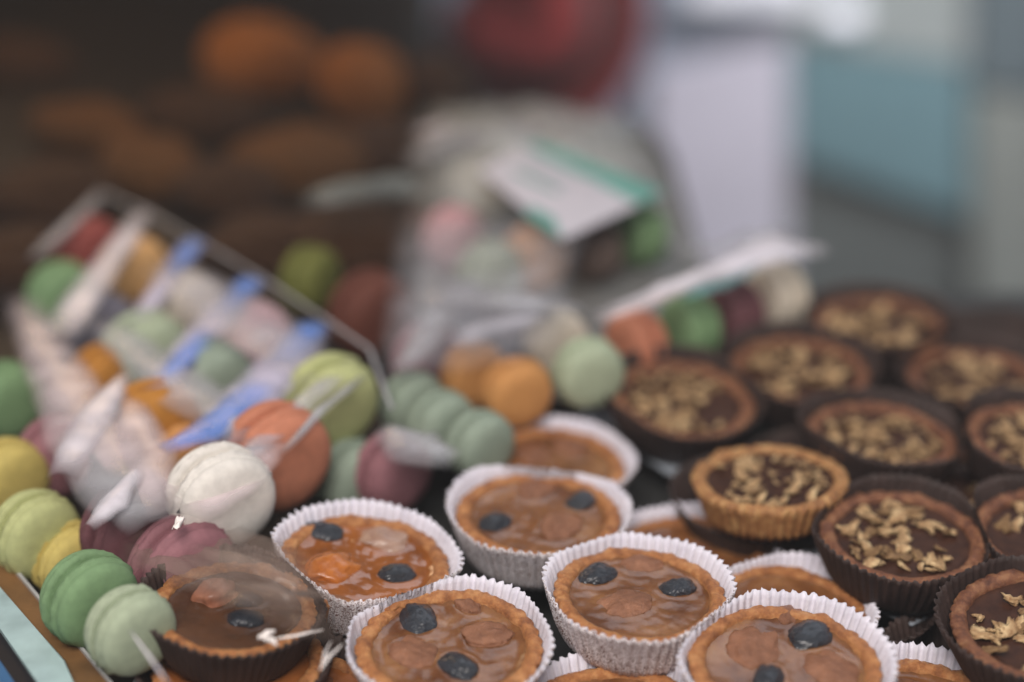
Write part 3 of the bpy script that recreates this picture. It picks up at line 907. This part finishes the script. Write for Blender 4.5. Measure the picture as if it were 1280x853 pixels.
bg = thing('clear_bag', 'pinkish crumpled clear bag at the left edge with white folds', 'bag', at(110, 560, 0))
B_ = dict(wrinkle=0.0009, arch=0.003)
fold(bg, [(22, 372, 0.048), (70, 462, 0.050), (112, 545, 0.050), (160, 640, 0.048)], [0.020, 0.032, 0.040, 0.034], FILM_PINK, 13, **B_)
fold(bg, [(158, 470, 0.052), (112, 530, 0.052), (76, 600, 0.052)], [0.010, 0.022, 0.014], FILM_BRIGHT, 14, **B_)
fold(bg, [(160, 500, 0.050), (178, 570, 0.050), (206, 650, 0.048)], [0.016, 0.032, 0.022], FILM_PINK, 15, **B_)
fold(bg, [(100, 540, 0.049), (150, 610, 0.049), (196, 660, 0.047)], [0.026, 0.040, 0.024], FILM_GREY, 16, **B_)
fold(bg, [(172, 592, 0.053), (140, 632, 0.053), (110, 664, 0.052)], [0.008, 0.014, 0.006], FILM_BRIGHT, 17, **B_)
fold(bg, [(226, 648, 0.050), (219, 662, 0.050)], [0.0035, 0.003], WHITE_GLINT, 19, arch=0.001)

bt = thing('clear_bag', 'brownish clear bag over the dark cup tarts with sharp painted glints', 'bag', at(330, 780, 0))
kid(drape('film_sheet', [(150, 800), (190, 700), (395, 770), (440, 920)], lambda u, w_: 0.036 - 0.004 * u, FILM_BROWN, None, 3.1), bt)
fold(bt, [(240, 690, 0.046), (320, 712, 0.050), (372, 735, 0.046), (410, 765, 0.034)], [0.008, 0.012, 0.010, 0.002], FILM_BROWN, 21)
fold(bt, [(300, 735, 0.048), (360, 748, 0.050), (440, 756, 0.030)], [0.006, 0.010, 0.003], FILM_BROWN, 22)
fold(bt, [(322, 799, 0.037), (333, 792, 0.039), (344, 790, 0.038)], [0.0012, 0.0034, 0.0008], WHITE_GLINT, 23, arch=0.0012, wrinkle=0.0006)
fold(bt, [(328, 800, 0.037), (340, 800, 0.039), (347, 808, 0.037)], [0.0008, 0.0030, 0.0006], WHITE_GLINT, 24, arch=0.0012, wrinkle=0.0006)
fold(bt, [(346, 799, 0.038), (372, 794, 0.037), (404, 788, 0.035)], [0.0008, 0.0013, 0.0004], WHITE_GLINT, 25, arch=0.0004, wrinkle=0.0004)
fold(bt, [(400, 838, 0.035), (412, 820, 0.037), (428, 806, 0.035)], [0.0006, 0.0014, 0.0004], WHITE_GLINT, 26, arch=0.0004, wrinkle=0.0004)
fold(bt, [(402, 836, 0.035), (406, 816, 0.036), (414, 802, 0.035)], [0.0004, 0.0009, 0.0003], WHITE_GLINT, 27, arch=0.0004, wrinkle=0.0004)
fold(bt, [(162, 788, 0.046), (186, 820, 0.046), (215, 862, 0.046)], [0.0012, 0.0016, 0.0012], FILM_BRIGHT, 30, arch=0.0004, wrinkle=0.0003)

mb = thing('clear_bag', 'milky plastic bag around the macarons under the white label', 'bag', at(670, 270, 0))
def hump(u, w_):
    return 0.010 + 0.036 * (max(0.0, math.sin(math.pi * (0.06 + 0.88 * u))) ** 0.5) * (max(0.0, math.sin(math.pi * (0.1 + 0.8 * w_))) ** 0.5)
kid(drape('film_sheet', [(500, 345), (520, 175), (800, 185), (845, 350)], lambda u, w_: hump(u, w_), FILM_MILKY, None, 9.0, wrinkle=0.006), mb)
fold(mb, [(505, 215, 0.044), (560, 178, 0.046), (640, 172, 0.046), (700, 182, 0.044)], [0.020, 0.034, 0.030, 0.014], FILM_GREY, 31, arch=0.006)
fold(mb, [(515, 172, 0.048), (560, 158, 0.048)], [0.016, 0.012], FILM_PINK, 32)

lb = thing('price_label', 'white label card with teal print lying on the milky bag', 'label', at(705, 240, 0.066))
def card(name, pix, z, mat, t):
    o = sheet(name, None, None, pix, z, mat, t=t)
    kid(o, lb)
card('card', [(598, 212), (668, 176), (832, 240), (702, 300)], 0.056, CARD, 0.0006)
card('printed_band', [(655, 183), (672, 178), (830, 239), (800, 254)], 0.0568, TEAL_INK, 0.0004)
card('printed_band', [(664, 258), (692, 272), (702, 298), (655, 268)], 0.0568, TEAL_INK, 0.0004)
card('printed_line', [(640, 214), (644, 211), (700, 238), (696, 241)], 0.0569, TEAL_INK, 0.0002)
card('printed_line', [(655, 206), (658, 204), (714, 230), (711, 233)], 0.0569, LINER, 0.0002)
card('printed_patch', [(724, 226), (736, 222), (752, 230), (738, 236)], 0.0574, CARD, 0.0004)

rb = thing('clear_bag', 'clear bag with a white and pink ridge behind the walnut tarts', 'bag', at(880, 370, 0))
fold(rb, [(735, 402, 0.052), (830, 366, 0.058), (915, 334, 0.062), (975, 310, 0.062), (1036, 318, 0.056)], [0.006, 0.014, 0.024, 0.036, 0.008], FILM_BRIGHT, 41)
fold(rb, [(742, 408, 0.054), (800, 388, 0.060), (860, 366, 0.062)], [0.004, 0.007, 0.003], FILM_PINK, 42)
fold(rb, [(850, 378, 0.054), (900, 360, 0.056), (950, 340, 0.056)], [0.004, 0.008, 0.004], film_mat('teal_film_fold', (0.20, 0.55, 0.55), 0.6), 43)
fold(rb, [(822, 300, 0.020), (880, 320, 0.03), (940, 300, 0.04), (990, 292, 0.045)], [0.006, 0.016, 0.012, 0.006], FILM_GREY, 44)

cbag = thing('clear_bag', 'greyish clear bag around the orange and cream green macarons', 'bag', at(620, 450, 0))
fold(cbag, [(505, 372, 0.052), (560, 372, 0.056), (640, 378, 0.058), (735, 392, 0.054)], [0.014, 0.030, 0.030, 0.010], FILM_GREY, 51)
fold(cbag, [(492, 470, 0.042), (530, 430, 0.050), (552, 385, 0.052)], [0.010, 0.020, 0.014], FILM_GREY, 52)
fold(cbag, [(560, 440, 0.054), (600, 415, 0.056), (690, 398, 0.056)], [0.012, 0.024, 0.010], FILM, 53)
fold(cbag, [(480, 540, 0.034), (520, 560, 0.036), (575, 580, 0.034)], [0.016, 0.034, 0.016], FILM_GREY, 54)

kid(drape('film_sheet', [(470, 600), (500, 360), (745, 375), (700, 560)], lambda u, w_: 0.048 + 0.010 * math.sin(math.pi * u), film_mat('hazy_film', (0.62, 0.62, 0.66), 0.20), None, 4.0, wrinkle=0.002), cbag)
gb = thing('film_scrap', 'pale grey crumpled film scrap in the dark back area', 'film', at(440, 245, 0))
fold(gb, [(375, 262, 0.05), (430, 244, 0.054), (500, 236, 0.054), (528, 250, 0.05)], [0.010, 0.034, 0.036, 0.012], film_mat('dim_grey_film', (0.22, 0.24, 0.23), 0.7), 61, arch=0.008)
# ------------------------------------------------------------------ counter ledge in the bottom left corner
ledge = thing('counter_ledge', 'brown wooden ledge with a pale glass edge, bottom left corner', 'ledge', at(60, 800, 0))
def strip(name, pix, z, t, mat):
    return kid(sheet(name, None, None, pix, z, mat, t=t), ledge)
strip('wood_strip', [(-60, 622), (0, 690), (150, 866), (170, 900), (110, 900), (92, 853), (82, 826), (-60, 672)], 0.012, 0.03, WOOD)
strip('metal_edge', [(-60, 618), (0, 686), (152, 866), (150, 869), (0, 692), (-60, 624)], 0.0135, 0.03, plain('brushed_metal', (0.4, 0.4, 0.4), 0.3, 0.1, 60, 0))
strip('glass_edge', [(-60, 672), (0, 734), (80, 826), (92, 853), (110, 900), (80, 900), (47, 853), (0, 786), (-60, 720)], 0.016, 0.03, GLASS_EDGE)
strip('dark_frame', [(-60, 722), (0, 788), (45, 853), (78, 900), (-60, 900)], 0.014, 0.03, DARK)
strip('blue_trim', [(-60, 800), (0, 826), (18, 853), (40, 900), (-60, 900)], 0.0155, 0.03, BLUE_TRIM)
sheet('paper_corner', 'white paper corner sticking out under the green macaron', 'paper', [(166, 852), (186, 820), (212, 858), (240, 900), (160, 900)], 0.0, CARD)

# ------------------------------------------------------------------ roll-shaped lumps standing in for the reflected figure, upper left
def figure_mat(name, c0, c1):
    return fruit_mat(name, c0, c1, 0.45, 0.0015, 120)
B_DARK = figure_mat('figure_dark', (0.035, 0.014, 0.005), (0.10, 0.038, 0.010))
B_MID = figure_mat('figure_brown', (0.10, 0.040, 0.010), (0.24, 0.10, 0.022))
B_GOLD = figure_mat('figure_orange', (0.30, 0.10, 0.024), (0.55, 0.22, 0.05))
def figure_mesh(seed, mat, scores=3):
    v, f = ICO4
    out = []
    for p in v:
        k = 1 + 0.14 * noise.noise(p * 1.2 + Vector((seed, 0, 0)))
        for i in range(scores):
            c = (i - (scores - 1) / 2) * 0.5
            if p.z > 0:
                k -= 0.10 * math.exp(-((p.x + 0.35 * p.y - c) / 0.07) ** 2)
        q = p * k
        out.append(Vector((q.x, q.y * (1 - 0.25 * q.x * q.x), max(q.z, -0.55))))
    return me_from('figure_lump', out, f, [mat])
FIGURE_LUMPS = {m.name: figure_mesh(i * 3.0, m, 3) for i, m in enumerate((B_DARK, B_MID, B_GOLD))}
tray = sheet('dark_tray', 'dark tray under the reflected figure lumps at the upper left', 'tray', [(-140, 290), (140, 235), (560, 330), (620, 130), (280, -20), (-190, 20)], 0.002, TRAY_BROWN, t=0.0025)
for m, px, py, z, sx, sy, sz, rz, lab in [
    (B_MID, 188, 212, 0.02, 0.042, 0.030, 0.024, -35, 'brown lump of the reflected figure just above the macaron package'),
    (B_DARK, 62, 245, 0.02, 0.045, 0.030, 0.024, 35, 'dark lump of the reflected figure at the left behind the package'),
    (B_DARK, 20, 330, 0.012, 0.040, 0.028, 0.022, 60, 'dark lump of the reflected figure at the left edge beside the package'),
    (B_MID, 372, 206, 0.022, 0.048, 0.034, 0.026, 15, 'ochre brown lump of the reflected figure in the centre of the dark tray'),
    (B_DARK, 285, 240, 0.014, 0.038, 0.028, 0.022, 10, 'dark lump of the reflected figure between the two brown ones'),
    (B_GOLD, 330, 78, 0.030, 0.052, 0.036, 0.034, -10, 'larger orange lump of the reflected figure at the back of the tray'),
    (B_GOLD, 452, 108, 0.034, 0.032, 0.036, 0.034, 60, 'smaller bright orange lump of the reflected figure near the hat'),
    (B_DARK, 470, 188, 0.014, 0.040, 0.030, 0.022, 30, 'dark lump of the reflected figure below the bright orange one'),
    (B_DARK, 255, 148, 0.020, 0.048, 0.030, 0.024, -5, 'dark lump of the reflected figure below the larger orange one'),
    (B_MID, 110, 165, 0.016, 0.048, 0.026, 0.022, -20, 'long brown lump of the reflected figure at the upper left of the tray'),
    (B_DARK, 545, 110, 0.012, 0.034, 0.030, 0.026, 30, 'dark brown lump of the reflected figure right under the hat'),
    (B_DARK, 448, 300, 0.012, 0.046, 0.032, 0.024, 0, 'dark chocolate brown lump of the reflected figure behind the brick red macaron'),
    (B_DARK, 330, 310, 0.006, 0.040, 0.028, 0.022, 20, 'dark lump of the reflected figure behind the olive green macaron'),
    (B_DARK, 20, 80, 0.012, 0.05, 0.03, 0.022, 0, 'dark lump of the reflected figure in the far left corner')]:
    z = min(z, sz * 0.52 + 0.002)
    o = link('figure_lump', FIGURE_LUMPS[m.name], None, at(px, py, z), (0, 0, math.radians(rz)), (sx, sy, sz))
    tag(o, lab, 'reflected figure', 'lumps standing in for the reflected figure')

# ------------------------------------------------------------------ haze volume added in place of the veil reflected by the case glass
hm = bpy.data.materials.new('haze')
hm.use_nodes = True
nt = hm.node_tree
for nd in list(nt.nodes):
    if nd.type != 'OUTPUT_MATERIAL':
        nt.nodes.remove(nd)
pv = nt.nodes.new('ShaderNodeVolumePrincipled')
pv.inputs['Color'].default_value = (0.84, 0.86, 0.88, 1)
pv.inputs['Density'].default_value = 0.062
pv.inputs['Anisotropy'].default_value = 0.35
nt.links.new(pv.outputs[0], nt.nodes['Material Output'].inputs['Volume'])
hz = slab('haze', -3.3, 3.3, -1.7, WALL_Y + 0.3, -2.3, 1.75, hm)
hz['kind'] = 'stuff'
